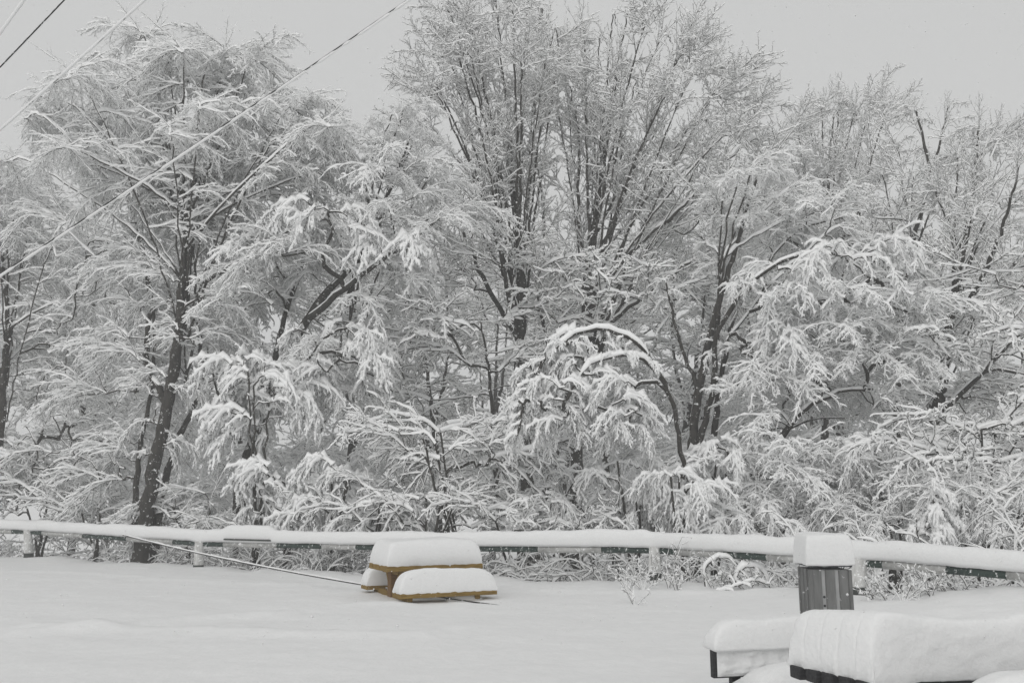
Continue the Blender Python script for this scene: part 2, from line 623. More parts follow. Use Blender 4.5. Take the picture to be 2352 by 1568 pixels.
# the roll of snow on the rail
V, F = [], []
prof = [(-.085, -.075), (-.112, -.02), (-.122, .06), (-.108, .13), (-.07, .175), (0, .195), (.07, .175), (.108, .13), (.122, .06), (.112, -.02), (.085, -.07), (0, -.03)]
N = 420
cols = np.linspace(-38, 2490, N)
for i, xv in enumerate(cols):
    p = along(float(xv)) - fo
    p2 = along(float(min(xv + 4, 2490))) - fo
    p1 = along(float(max(xv - 4, -38))) - fo
    tdir = (p2 - p1); tdir.z = 0; tdir.normalize()
    sd = Vector((-tdir.y, tdir.x, 0))
    w = p + fo
    lump = 1 + .15 * fbm(w.x, w.y, 0, .9) + .09 * fbm(w.x, w.y, 4, 3.5)
    hump = .10 * smooth(505, 530, xv) * smooth(640, 612, xv) + .045 * smooth(1498, 1478, xv) * smooth(1150, 1400, xv)
    sag = .012 * fbm(w.x, w.y, 8, 2.2)
    near_post = min(abs(xv - q) for q in F_X)
    drop = .035 * math.exp(-(near_post / 12.0) ** 2)
    for k, (a_, z_) in enumerate(prof):
        zz = .128 + (z_ * lump if z_ > 0 else z_ + sag - (drop if k in (0, 1, 9, 10) else 0))
        zz += hump * (1 if z_ > .1 else .4 if z_ > 0 else 0)
        V.append(tuple(p + sd * (a_ * (.94 + .08 * fbm(w.x, w.y, 12 + a_, 2.0))) + Vector((0, 0, zz))))
K = len(prof)
for i in range(N - 1):
    for k in range(K):
        F.append((i * K + k, i * K + (k + 1) % K, (i + 1) * K + (k + 1) % K, (i + 1) * K + k))
F.append(tuple(range(K - 1, -1, -1))); F.append(tuple((N - 1) * K + k for k in range(K)))
obj('snow_roll', mesh_np('snow_roll', V, F, [M_snow]), fence)
pa, pb = along(520) - fo + Vector((0, -.1, .115)), along(625) - fo + Vector((0, -.1, .105))
mb = MB(); d = (pb - pa)
mb.box((pa + pb) / 2, (d.length, .12, .035), Vector((1, 0, 0)).rotation_difference(d).to_matrix().to_4x4(), bevel=.004)
mb.build('loose_board', M_postbase, fence)


# ------------------------------------------------------------------ snow-laden twigs
def unit(a):
    return a / np.maximum(np.linalg.norm(a, axis=-1, keepdims=True), 1e-9)


Z = np.array([0, 0, 1.0])


def grow(rng, P, n, s0, s1, ang, angsd, frac, K, grav, jit, roll=35, lsd=.25, taper=.55):
    """side shoots on every curve of P (M,K0,3); returns (M*n, K, 3)"""
    M, K0, _ = P.shape
    Lp = np.linalg.norm(np.diff(P, axis=1), axis=2).sum(1)
    s = np.linspace(s0, s1, n)[None, :] + rng.uniform(-.5, .5, (M, n)) * (s1 - s0) / n
    s = np.clip(s, 0, .999)
    f = s * (K0 - 1)
    i = f.astype(int)
    t = (f - i)[..., None]
    m = np.arange(M)[:, None]
    pos = P[m, i] * (1 - t) + P[m, i + 1] * t
    tan = unit(P[m, i + 1] - P[m, i])
    side = np.cross(tan, Z)
    bad = np.linalg.norm(side, axis=-1) < .15
    rnd = unit(rng.normal(size=side.shape) * np.array([1, 1, .1]))
    side = unit(np.where(bad[..., None], rnd, side))
    up = unit(np.cross(side, tan))
    sign = np.where((np.arange(n)[None, :] + rng.integers(0, 2, (M, 1))) % 2 == 0, 1.0, -1.0)
    ro = np.radians(rng.normal(0, roll, (M, n)))[..., None]
    p = side * sign[..., None] * np.cos(ro) + up * np.sin(ro)
    a = np.radians(rng.normal(ang, angsd, (M, n)))[..., None]
    d = tan * np.cos(a) + p * np.sin(a)
    L = Lp[:, None] * frac * (1 - taper * s) * np.exp(rng.normal(0, lsd, (M, n)))
    step = (L / (K - 1))[..., None]
    out = [pos]
    for k in range(K - 1):
        d = unit(d - Z * grav + rng.normal(0, jit, d.shape))
        pos = pos + d * step
        out.append(pos)
    return np.stack(out, 2).reshape(M * n, K, 3)


def stem(rng, L, e0, K, grav, jit):
    d = np.array([math.cos(e0), 0, math.sin(e0)])
    p = np.zeros(3); out = [p]
    for k in range(K - 1):
        d = unit(d - Z * grav + rng.normal(0, jit, 3))
        p = p + d * L / (K - 1); out.append(p)
    return np.array(out)[None]


class Twigs:
    """bark below, a ridge of snow on top: one strip of four faces along each curve"""
    def __init__(self):
        self.V, self.F, self.M, self.n = [], [], [], 0

    def add(self, rng, P, r0, r1, w, h, lump=.35, steep=.25, frost=False, simple=False):
        P = np.asarray(P, float)
        M, K, _ = P.shape
        T = np.empty_like(P)
        T[:, 1:-1] = P[:, 2:] - P[:, :-2]; T[:, 0] = P[:, 1] - P[:, 0]; T[:, -1] = P[:, -1] - P[:, -2]
        T = unit(T)
        hz = np.sqrt(np.clip(1 - T[..., 2] ** 2, 0, 1))
        S = np.cross(T, Z)
        S = unit(np.where((hz < .05)[..., None], np.array([1.0, .2, 0]), S))
        U = np.cross(S, T)
        k = np.linspace(0, 1, K)[None, :]
        r = (r0 + (r1 - r0) * k) * np.ones((M, 1))
        load = steep + (1 - steep) * hz ** 1.5
        ln = np.exp(rng.normal(0, lump, (M, K))) * (1 - .35 * k ** 4)
        hh = h * load * ln + r * .3
        ww = np.maximum(r * 1.05, w * (.5 + .5 * load) * np.exp(rng.normal(0, lump * .5, (M, K))))
        e = ww[..., None] * S
        low = P - U * (r * 1.7)[..., None]
        if simple:
            ring = [P - e, P + U * hh[..., None], P + e, low]
            kind = [1, 1, 0, 0]
        else:
            # the snow bulges out past the twig, so only the belly of the twig stays dark
            up_, rs = U * (hh * .22)[..., None], S * (r * .8)[..., None]
            ring = [P - e + up_, P + U * hh[..., None], P + e + up_, P + rs - U * (r * .3)[..., None], low, P - rs - U * (r * .3)[..., None]]
            kind = [1, 1, 1, 0, 0, 1]
        if frost:
            kind = [2 if q == 0 else q for q in kind]
        n = len(ring)
        ring = np.stack(ring, 2)
        ring[:, -1] = ring[:, -1] * .45 + P[:, -1][:, None] * .55
        base = self.n + (np.arange(M)[:, None, None] * K + np.arange(K - 1)[None, :, None]) * n
        q = np.arange(n)[None, None, :]
        q2 = (q + 1) % n
        F = np.stack([base + q, base + q2, base + n + q2, base + n + q], -1).reshape(-1, 4)
        mi = np.tile(np.array(kind), M * (K - 1))
        self.V.append(ring.reshape(-1, 3)); self.F.append(F); self.M.append(mi)
        self.n += M * K * n
        return self

    def mesh(self, name):
        V = np.concatenate(self.V); F = np.concatenate(self.F)[:, ::-1]; M = np.concatenate(self.M)
        return mesh_np(name, V, F, [M_twig, M_twigsnow, M_frost], M)


def bough_droop(seed, L=2.3, e0=.55, heavy=1.0, dens=1.0, g=1.0):
    rng = np.random.default_rng(seed)
    t = Twigs()
    a = stem(rng, L, e0, 14, .12 * g, .06)
    b = grow(rng, a, int(20 * dens), .08, .99, 42, 12, .48, 8, .085 * g, .09, 35)
    c = grow(rng, b, int(9 * dens), .10, .98, 44, 14, .30, 4, .13 * g, .12, 45)
    d = grow(rng, c, 2, .2, .9, 46, 16, .42, 3, .12 * g, .16, 55)
    t.add(rng, a, .016, .007, .026 * heavy, .072 * heavy)
    t.add(rng, b, .009, .005, .019 * heavy, .058 * heavy)
    t.add(rng, c, .0055, .0035, .0135 * heavy, .042 * heavy, frost=True)
    t.add(rng, d, .004, .003, .010 * heavy, .030 * heavy, frost=True)
    return t.mesh('drooping_bough')


def bough_up(seed, L=2.4, e0=.85, dens=1.0, up=1.0):
    rng = np.random.default_rng(seed)
    t = Twigs()
    a = stem(rng, L, e0, 10, -.035 * up, .05)
    b = grow(rng, a, int(11 * dens), .08, .97, 42, 10, .56, 7, -.04 * up, .06, 75, taper=.65)
    c = grow(rng, b, int(5 * dens), .12, .96, 48, 12, .32, 5, -.03 * up, .08, 75)
    d = grow(rng, c, 1, .4, .8, 48, 14, .45, 3, -.01, .10, 75)
    t.add(rng, a, .020, .010, .030, .075, steep=.12)
    t.add(rng, b, .0135, .008, .024, .070, .25, steep=.14)
    t.add(rng, c, .010, .006, .018, .056, .25, steep=.2)
    t.add(rng, d, .006, .004, .014, .045, .25, steep=.35)
    return t.mesh('upright_bough')


def bough_spread(seed, L=2.2, e0=.35, heavy=1.0):
    """long level twigs with a thick ridge of snow on each"""
    rng = np.random.default_rng(seed)
    t = Twigs()
    a = stem(rng, L, e0, 14, .04, .10)
    b = grow(rng, a, 12, .10, .97, 44, 14, .55, 10, .05, .15, 50)
    c = grow(rng, b, 5, .12, .95, 48, 16, .36, 6, .03, .15, 55)
    d = grow(rng, c, 2, .2, .92, 46, 16, .42, 4, .02, .16, 55)
    t.add(rng, a, .022, .012, .040 * heavy, .100 * heavy, .18)
    t.add(rng, b, .013, .008, .025 * heavy, .072 * heavy, .24)
    t.add(rng, c, .009, .006, .017 * heavy, .050 * heavy, .26)
    t.add(rng, d, .006, .004, .013 * heavy, .038 * heavy, .25)
    return t.mesh('spreading_bough')


KINDS = {
    'droop': [bough_droop(100 + i, 2.4, .35 + .13 * i, 1.0) for i in range(5)],
    'heavy': [bough_droop(200 + i, 1.8, .35 + .18 * i, 1.5, .85, 1.7) for i in range(4)],
    'clot': [bough_droop(250 + i, 1.5, .4 + .2 * i, 2.1, .75, 2.0) for i in range(4)],
    'lump': [bough_droop(270 + i, .8, .2 + .2 * i, 2.3, .5, 2.2) for i in range(4)],
    'up': [bough_up(300 + i, 2.5, .30 + .17 * i) for i in range(6)],
    'spread': [bough_spread(400 + i, 2.2, .15 + .2 * i) for i in range(4)],
}


# ------------------------------------------------------------------ trees
def bez(p0, p1, p2, p3, n):
    t = np.linspace(0, 1, n + 1)[1:, None]
    return (1 - t) ** 3 * p0 + 3 * (1 - t) ** 2 * t * p1 + 3 * (1 - t) * t * t * p2 + t ** 3 * p3


def tube_np(P, R, seg, wob, rng):
    K = len(P)
    T = np.gradient(P, axis=0); T = unit(T)
    S = np.cross(T, np.array([.13, .97, .2])); S = unit(S)
    U = np.cross(S, T)
    q = np.linspace(0, 2 * PI, seg, endpoint=False)
    w = 1 + rng.normal(0, wob, (K, seg))
    ring = P[:, None] + (S[:, None] * np.cos(q)[None, :, None] + U[:, None] * np.sin(q)[None, :, None]) * (R[:, None] * w)[..., None]
    V = ring.reshape(-1, 3)
    base = (np.arange(K - 1)[:, None]) * seg
    k = np.arange(seg)[None]; k2 = (k + 1) % seg
    F = np.stack([base + k, base + k2, base + seg + k2, base + seg + k], -1).reshape(-1, 4)
    return V, F


def ridge_np(P, R, snow, rng):
    """snow lying along the upper side of a limb"""
    K = len(P)
    T = unit(np.gradient(P, axis=0))
    hz = np.sqrt(np.clip(1 - T[:, 2] ** 2, 0, 1))
    S = unit(np.cross(T, Z) + 1e-6)
    U = np.cross(S, T)
    load = np.clip((hz - .28) / .6, 0, 1)
    h = (R * .5 + snow) * load * np.exp(rng.normal(0, .22, K))
    w = (R * .75 + snow * .35) * np.clip(load * 1.6, .05, 1)
    en = np.minimum(1, .25 + np.minimum(np.arange(K), np.arange(K)[::-1]) * .4)
    h, w = h * en, w * en
    if K <= 6:
        h, w = h * .6, w * .6
    o = R * .55
    prof = [(-1, 0), (-.75, .62), (0, 1), (.75, .62), (1, 0), (0, -.35)]
    ring = np.stack([P + U * (o + h * b - (1 - load) * R * .9)[:, None] + S * (w * a)[:, None] for a, b in prof], 1)
    n = len(prof)
    V = ring.reshape(-1, 3)
    base = np.arange(K - 1)[:, None] * n
    k = np.arange(n)[None]; k2 = (k + 1) % n
    F = np.stack([base + k, base + k2, base + n + k2, base + n + k], -1).reshape(-1, 4)
    return V, F


def join(parts):
    Vs, Fs, n = [], [], 0
    for V, F in parts:
        Vs.append(V); Fs.append(F + n); n += len(V)
    return np.concatenate(Vs), np.concatenate(Fs)


def resample(pts, n):
    pts = np.array(pts, float)
    # smooth with Catmull-Rom
    P = np.vstack([2 * pts[0] - pts[1], pts, 2 * pts[-1] - pts[-2]])
    out = []
    m = len(pts) - 1
    for t in np.linspace(0, m - 1e-6, n):
        i = int(t); u = t - i
        a, b, c, d = P[i], P[i + 1], P[i + 2], P[i + 3]
        out.append(.5 * ((2 * b) + (c - a) * u + (2 * a - 5 * b + 4 * c - d) * u * u + (3 * b - a - 3 * c + d) * u ** 3))
    return np.array(out)


def fan(src, ends, spread, rise, seed, ra=.05, dd=2.0, lo=-120, hi=190):
    """thin stems leaving one fork for a row of ends"""
    rr = random.Random(seed)
    out = []
    x, y, d = src
    for (ex, ey) in ends:
        sy = y + rr.uniform(lo, hi)
        d2 = d + rr.uniform(-dd, dd)
        out.append((ra * rr.uniform(.6, 1.15), .012, [(x, sy, d),
                    (x + (ex - x) * spread * .45, sy + (ey - sy) * rise * .55, d + (d2 - d) * .3),
                    (x + (ex - x) * spread * 1.15, sy + (ey - sy) * rise * 1.15, d + (d2 - d) * .65), (ex, ey, d2)]))
    return out


def tree(name, label, stems, blobs, seed, cat='tree', group=None, limb_snow=.055, tip=.016, droop_end=0.0, up_cost=.7, power=.46, runs=()):
    """stems: [(base radius, tip radius, [(xv,yv,d),...])]; blobs: [(xv,yv,d, rx,ry,rz, n, kind, scale)] bough targets"""
    rng = np.random.default_rng(seed)
    root = Vector(at(*stems[0][2][0]))
    root.z = min(root.z, ground_z(root.x, root.y)) - .05
    t = empty(name, root)
    tag(t, label, cat, group)
    r0 = np.array(root)
    pos, tang, par, chain_id = [], [], [], []
    chains = []                                     # lists of node ids
    trunk_parts, snow_parts, ends = [], [], []
    for k, (ra, rb, pts) in enumerate(stems):
        w = [np.array(at(*p)) for p in pts]
        if k == 0:
            w[0] = np.array(root) - np.array([0, 0, .25])
        n = max(8, int(np.linalg.norm(np.diff(np.array(w), axis=0), axis=1).sum() / .22))
        P = resample(w, n) - r0
        P[1:-1] += rng.normal(0, .018, (n - 2, 3))
        kk = np.linspace(0, 1, n)
        if k > 0:
            rb = min(rb, .022)
        R = ra + (rb - ra) * kk ** .8
        if k == 0:
            R = R * (1 + .45 * np.exp(-kk * n / 3.0))
        trunk_parts.append(tube_np(P, R, 9, .06, rng))
        snow_parts.append(ridge_np(P, R, limb_snow, rng))
        T = unit(np.gradient(P, axis=0))
        ends.append((len(pos), len(pos) + n - (max(2, int(n * .22)) if k == 0 else 2)))
        for i in range(max(2, int(n * .22)) if k == 0 else 2, n):
            pos.append(P[i]); tang.append(T[i]); par.append(-1)
    V, F = join(trunk_parts)
    obj('trunk', mesh_np('trunk', V, F, [M_bark]), t)
    # targets
    tg = []
    for (xv, yv, d, rx, ry, rz_, n, kind, sc) in blobs:
        c = np.array(at(xv, yv, d)) - r0
        for j in range(n):
            v = unit(rng.normal(size=3)) * (rng.uniform(.12, 1.0) ** .42)
            tg.append((c + v * np.array([rx, ry, rz_]), kind, sc, c))
    sp = np.array(pos)
    order = sorted(range(len(tg)), key=lambda i: np.min(np.linalg.norm(sp - tg[i][0], axis=1)))
    tips = []
    for i in order:
        p, kind, sc, c = tg[i]
        p[1] = max(p[1], float(np.interp(p[0] + r0[0], fx, fy)) + .7 - r0[1])
        if p[2] + r0[2] < -.6:
            continue
        A = np.array(pos)
        dl = p - A
        dist = np.linalg.norm(dl, axis=1)
        steepness = np.maximum(0, .25 * dist - dl[:, 2]) if kind in ('up',) else np.maximum(0, -.05 * dist - dl[:, 2])
        cost = dist + up_cost * steepness + .5 * np.maximum(0, -(dl * np.array(tang)).sum(1))
        b = int(np.argmin(cost))
        a0 = A[b]; d0 = dist[b]
        out = p - c; out[2] = 0
        hv = p - a0
        if kind == 'up':
            e = unit(hv / max(d0, .01) + np.array([0, 0, .55]))
        else:
            e = unit(hv / max(d0, .01) + np.array([0, 0, -.25 - droop_end]))
        s_ = unit(tang[b] * .8 + hv / max(d0, .01) + np.array([0, 0, .25]))
        n = max(3, int(d0 / .28))
        C = bez(a0, a0 + s_ * d0 * .38, p - e * d0 * .34, p, n)
        C[:-1] += rng.normal(0, .03, (len(C) - 1, 3))
        ids = [b]
        prev = b
        for q in C:
            pos.append(q); tang.append(unit(q - pos[prev])); par.append(prev)
            prev = len(pos) - 1; ids.append(prev)
        chains.append(ids); tips.append((prev, kind, sc, e, out))
    # boughs set along stems: (first stem, last stem, from, spacing in nodes, kind, scale)
    for (ka, kb, s0, gap, kind, sc) in runs:
        for k in range(ka, min(kb, len(ends))):
            lo, hi = ends[k]
            i = lo + int((hi - lo) * s0)
            while i < hi:
                fr = (i - lo) / max(1, hi - lo)
                e = unit(np.array(tang[i]) * .6 + rng.normal(0, .65, 3) * np.array([1, 1, .4]))
                tips.append((i, kind, sc * (1.15 - .5 * fr), e, e))
                i += max(1, int(round(gap * rng.uniform(.7, 1.3))))
    for k, (lo, hi) in enumerate(ends):
        if k == 0 and len(ends) > 1:
            continue
        for q in range(3):
            i = hi - 1 - int(q * .12 * (hi - lo))
            b0 = blobs[0]
            tips.append((i, b0[7], b0[8] * (.85 if not runs else .45), unit(tang[i] + rng.normal(0, .5, 3)), rng.normal(size=3)))
    grow_by = 1.0
    if len(tips) > 294:                               # keep the boughs that show, a little larger
        grow_by = (len(tips) / 294) ** .35
        tips.sort(key=lambda q: pos[q[0]][1] + rng.normal(0, 1.0))
        tips = tips[:294]
    # thickness from the number of tips carried
    cnt = np.zeros(len(pos))
    for tp in tips:
        i = tp[0]
        while i != -1:
            cnt[i] += 1; i = par[i]
    lp, ls = [], []
    for ids in chains:
        P = np.array([pos[i] for i in ids])
        c_ = np.array([cnt[i] for i in ids]); c_[0] = c_[1]
        R = tip * np.maximum(1, c_) ** power
        lp.append(tube_np(P, R, 6, .05, rng))
        ls.append(ridge_np(P, R, limb_snow, rng))
    if lp:
        V, F = join(lp)
        tag(obj('limbwork', mesh_np('limbwork', V, F, [M_bark]), t), kind='stuff')
    V, F = join(snow_parts + ls)
    tag(obj('limb_snow', mesh_np('limb_snow', V, F, [M_twigsnow]), t), kind='stuff')
    for (i, kind, sc, e, out) in tips:
        pick = int(rng.integers(0, len(KINDS[kind])))
        if kind == 'up':                              # follow the slant of the limb that carries it
            el = math.asin(max(-1, min(1, float(unit(np.asarray(tang[i]))[2]))))
            pick = int(np.clip(round((el - .40) / .17 + rng.normal(0, .9)), 0, 5))
        me = KINDS[kind][pick]
        o = obj('bough', me, t)
        o.location = Vector(pos[i])
        az = math.atan2(e[1], e[0]) if abs(e[2]) < .9 else math.atan2(out[1], out[0])
        az += rng.normal(0, .45)
        s_ = sc * rng.uniform(.75, 1.2) * grow_by
        wy, wx = pos[i][1] + r0[1], pos[i][0] + r0[0]
        if wy + math.sin(az) * 2.0 * s_ < np.interp(wx, fx, fy) + .8:
            az = abs(math.remainder(az, 2 * PI)) * .8 + .3
        o.rotation_euler = (rng.normal(0, .10), rng.normal(0, .13), az)
        o.scale = (s_, s_, s_)
    return t


def copy_tree(root, loc, rz, s, label=None, group=None):
    r = root.copy(); col.objects.link(r)
    r.location = loc; r.rotation_euler = (0, 0, rz); r.scale = (s, s, s)
    if label: r['label'] = label
    if group: r['group'] = group
    for ch in root.children:
        c = ch.copy(); col.objects.link(c); c.parent = r
        c.matrix_parent_inverse = ch.matrix_parent_inverse
    return r


# the big drooping tree at the left, its trunk just behind the fence
T1 = [(15, 390), (55, 290), (95, 240), (150, 200), (205, 150), (265, 150), (320, 110), (370, 130), (420, 140), (480, 160), (530, 150), (590, 165),
      (640, 220), (700, 260), (760, 310), (830, 350), (50, 500), (300, 190), (420, 220), (530, 210), (200, 400), (390, 330), (130, 360), (240, 290), (350, 250), (460, 270), (560, 280), (650, 350), (740, 420)]
tree('weeping_tree', 'big tree with drooping feathery snow-laden crown and dark forked trunk at the fence', [
    (.22, .13, [(326, 1302, 22.5), (335, 1200, 22.5), (352, 1080, 22.5), (385, 930, 22.6), (412, 760, 22.7)]),
    (.12, .05, [(412, 760, 22.7), (418, 620, 22.8), (436, 480, 22.9), (455, 380, 23.0), (480, 270, 23.1)]),
    (.10, .05, [(385, 930, 22.6), (338, 830, 23.1), (345, 690, 23.7), (320, 540, 23.9), (270, 400, 24.1)]),
    (.13, .06, [(350, 1290, 22.8), (368, 1160, 22.9), (405, 1020, 23.1), (462, 880, 23.3), (450, 700, 23.5), (445, 560, 23.6)]),
    (.10, .05, [(318, 1290, 22.7), (312, 1160, 22.9), (322, 1020, 23.2), (352, 880, 23.4), (350, 700, 23.6), (330, 560, 23.8)]),
    (.09, .04, [(418, 640, 22.8), (480, 640, 22.5), (590, 575, 22.1), (700, 510, 21.8)]),
] + fan((425, 620, 22.9), [(x, y - 18) for x, y in T1], .74, .86, 11, .036, 2.8, -170, 260), [
    (110, 650, 22.4, 1.4, 1.6, 1.8, 16, 'droop', .75),
    (60, 960, 23.4, 1.9, 1.4, 2.0, 26, 'droop', .8),
    (130, 800, 21.7, 1.2, .6, 1.2, 14, 'droop', .75),
    (300, 830, 21.8, 1.0, .5, .9, 12, 'droop', .7),
    (450, 760, 23.6, 2.6, 1.2, 1.4, 16, 'droop', .8),
    (400, 700, 21.7, 1.0, .3, 1.2, 14, 'droop', .6),
    (200, 560, 21.6, 1.6, .5, 1.2, 14, 'droop', .75),
    (360, 900, 21.9, .6, .2, .5, 5, 'heavy', .5),
    (335, 1000, 21.9, .7, .2, .6, 5, 'heavy', .5),
    (240, 1060, 23.0, 1.0, .6, .9, 10, 'droop', .7),
], 1, runs=[(6, 40, .28, 2.5, 'droop', .88), (1, 6, .40, 3, 'droop', .75)])

tree('weeping_tree', 'smaller drooping snow-laden tree crowding the open side of the big weeping tree', [
    (.14, .09, [(-20, 1290, 25.6), (-10, 1120, 25.6), (5, 920, 25.6), (20, 740, 25.6)]),
    (.07, .03, [(20, 760, 25.6), (10, 640, 25.6), (0, 540, 25.7), (-10, 450, 25.8)]),
] + fan((15, 780, 25.6), [(-70, 470), (-20, 420), (40, 430), (90, 480), (70, 560), (130, 590), (-60, 620), (140, 700), (20, 540), (100, 780), (-80, 760)], .75, .9, 31, .035, 2.0), [
    (60, 820, 25.2, 1.8, 1.2, 1.2, 16, 'droop', .85),
    (120, 1010, 24.8, 1.6, 1.0, 1.0, 16, 'droop', .8),
], 12, runs=[(2, 20, .25, 2.3, 'droop', .85), (1, 2, .3, 2.5, 'droop', .8)])

# the leaning tree beside it
tree('leaning_tree', 'tree with several long limbs leaning towards the tall vase-shaped tree, bright drooping sprays on them', [
    (.17, .12, [(545, 1260, 23.0), (552, 1130, 23.0), (600, 960, 23.0), (660, 800, 23.0)]),
    (.13, .05, [(660, 800, 23.0), (760, 660, 23.0), (850, 560, 23.0), (900, 430, 23.0), (950, 300, 23.0)]),
    (.10, .045, [(620, 900, 23.0), (650, 740, 23.4), (705, 560, 23.7), (690, 430, 23.9)]),
    (.10, .04, [(700, 740, 23.0), (820, 640, 22.3), (930, 560, 21.8), (1010, 500, 21.5)]),
    (.08, .04, [(590, 980, 23.0), (660, 880, 22.2), (740, 780, 21.6)]),
] + fan((800, 640, 23.0), [(880, 340), (920, 290), (960, 270), (1000, 330), (1030, 420), (840, 420), (1040, 520), (940, 400)], .7, .9, 26, .034, 1.8), [
    (930, 470, 22.8, 1.4, 1.8, 1.3, 16, 'droop', .75),
    (820, 570, 22.0, 2.0, 1.6, 1.2, 22, 'clot', .85),
    (690, 640, 22.6, 1.6, 1.6, 1.6, 16, 'droop', .9),
    (760, 830, 22.0, 1.3, 1.2, 1.2, 28, 'clot', .8),
    (700, 490, 21.8, .8, .8, .4, 8, 'clot', .8),
], 2, runs=[(5, 20, .3, 3.4, 'droop', .62), (1, 5, .5, 4, 'droop', .6)])

# tall vase-shaped trees in the middle
V1 = [(950, 300), (960, 210), (985, 130), (1005, 60), (970, 240), (1265, 160), (1300, 170), (1060, 160), (1015, 130), (1055, 75), (1095, 90), (1130, 45), (1175, 50), (1215, 25), (1250, 70), (1285, 110), (975, 330), (1035, 300), (1090, 220),
      (1150, 190), (1200, 160), (1240, 220), (1010, 440)]
tree('vase_tree', 'tall vase-shaped bare tree whose many upright stems rise from one thick trunk', [
    (.24, .17, [(1235, 1230, 26.0), (1205, 1050, 26.0), (1196, 850, 26.0), (1196, 640, 26.0)]),
    (.12, .03, [(1196, 660, 26.0), (1185, 500, 26.0), (1175, 350, 26.1), (1160, 190, 26.2)]),
    (.09, .03, [(1190, 780, 26.0), (1100, 620, 26.4), (1050, 500, 26.8), (1010, 400, 27.2)]),
    (.10, .03, [(1240, 1180, 26.0), (1290, 950, 26.4), (1240, 700, 26.8), (1250, 500, 27.2), (1220, 300, 27.4)]),
    (.08, .03, [(1196, 820, 26.0), (1160, 640, 25.2), (1140, 480, 24.6), (1110, 330, 24.2)]),
    (.10, .06, [(1150, 1230, 24.0), (1135, 1040, 24.2), (1125, 880, 24.4), (1105, 740, 24.6)]),
] + fan((1192, 680, 26.0), V1, .72, .90, 21, .050, 2.8), [
    (1060, 820, 25.0, 2.0, 1.8, 1.4, 18, 'spread', .9),
    (1120, 600, 25.6, 1.8, 2.0, 1.2, 16, 'up', .7),
    (1240, 700, 26.2, 1.0, 1.4, 1.4, 10, 'spread', .8),
], 3, limb_snow=.06, runs=[(6, 40, .28, 3.1, 'up', .60), (1, 5, .45, 3, 'up', .6)])
V2 = [(1700, 210), (1745, 270), (1770, 340), (1660, 140), (1720, 420), (1290, 200), (1275, 280), (1680, 350), (1640, 300), (1340, 95), (1380, 100), (1415, 60), (1455, 45), (1500, 75), (1545, 100), (1590, 150), (1625, 190), (1670, 240), (1610, 110), (1700, 330), (1735, 400),
      (1480, 190), (1550, 240), (1610, 350), (1400, 190), (1520, 340), (1440, 300), (1340, 230), (1650, 450)]
tree('vase_tree', 'tall broad bare tree with twin dark trunks and a fan of upswept limbs', [
    (.20, .15, [(1322, 1230, 27.0), (1325, 1040, 27.0), (1338, 840, 27.0), (1352, 650, 27.0)]),
    (.12, .03, [(1352, 660, 27.0), (1372, 480, 27.0), (1400, 300, 27.0), (1420, 150, 27.0)]),
    (.13, .03, [(1400, 1230, 27.6), (1385, 950, 27.4), (1370, 720, 27.3), (1330, 520, 27.2), (1330, 330, 27.4), (1310, 200, 27.6)]),
    (.10, .03, [(1352, 690, 27.0), (1450, 580, 26.6), (1560, 480, 26.4), (1640, 400, 26.2)]),
    (.08, .03, [(1360, 780, 27.0), (1500, 660, 26.2), (1620, 580, 25.8), (1720, 510, 25.6)]),
] + fan((1355, 680, 27.0), V2, .74, .88, 22, .052, 2.8), [
    (1480, 720, 26.0, 2.4, 1.8, 1.4, 14, 'spread', .9),
    (1660, 520, 25.8, 1.4, 1.6, 1.2, 14, 'up', .7),
    (1330, 620, 26.6, .9, 1.4, 1.4, 10, 'spread', .75),
], 4, limb_snow=.06, runs=[(5, 40, .28, 3.1, 'up', .62), (1, 5, .4, 3, 'up', .6)])

# arching tree right of centre
tree('arching_tree', 'slender many-stemmed tree with broad arched limbs drooping under snow beyond the litter bin', [
    (.13, .09, [(1600, 1250, 21.5), (1592, 1080, 21.5), (1605, 900, 21.5), (1650, 700, 21.6)]),
    (.08, .03, [(1650, 700, 21.6), (1690, 570, 21.8), (1730, 430, 22.0), (1760, 350, 22.0)]),
    (.09, .04, [(1598, 1040, 21.5), (1640, 880, 21.2), (1650, 760, 20.9), (1760, 620, 20.6), (1900, 580, 20.4), (2000, 640, 20.2)]),
    (.08, .03, [(1640, 1000, 21.6), (1660, 850, 22.0), (1700, 700, 22.4), (1820, 540, 22.6), (1930, 500, 22.6)]),
    (.08, .03, [(1790, 1010, 21.0), (1850, 940, 20.8), (1930, 900, 20.6), (2040, 890, 20.4)]),
    (.06, .03, [(1605, 900, 21.5), (1560, 780, 21.8), (1530, 650, 22.0)]),
] + fan((1650, 700, 21.6), [(1660, 480), (1700, 420), (1745, 390), (1790, 400), (1840, 440), (1900, 480), (1950, 540), (1620, 560)], .75, .9, 27, .03, 1.6), [
    (1880, 640, 20.8, 2.0, 1.4, .8, 26, 'heavy', .8),
    (1950, 760, 20.4, 1.5, 1.3, 1.0, 24, 'droop', .75),
    (1740, 740, 21.2, 1.2, 1.2, 1.1, 18, 'heavy', .75),
    (1880, 540, 22.4, 1.6, 1.6, .8, 18, 'droop', .7),
    (1850, 920, 21.0, 2.0, 1.6, 1.2, 26, 'droop', .8),
], 5, runs=[(6, 20, .3, 3.4, 'droop', .58), (2, 4, .5, 2.2, 'heavy', .6)])

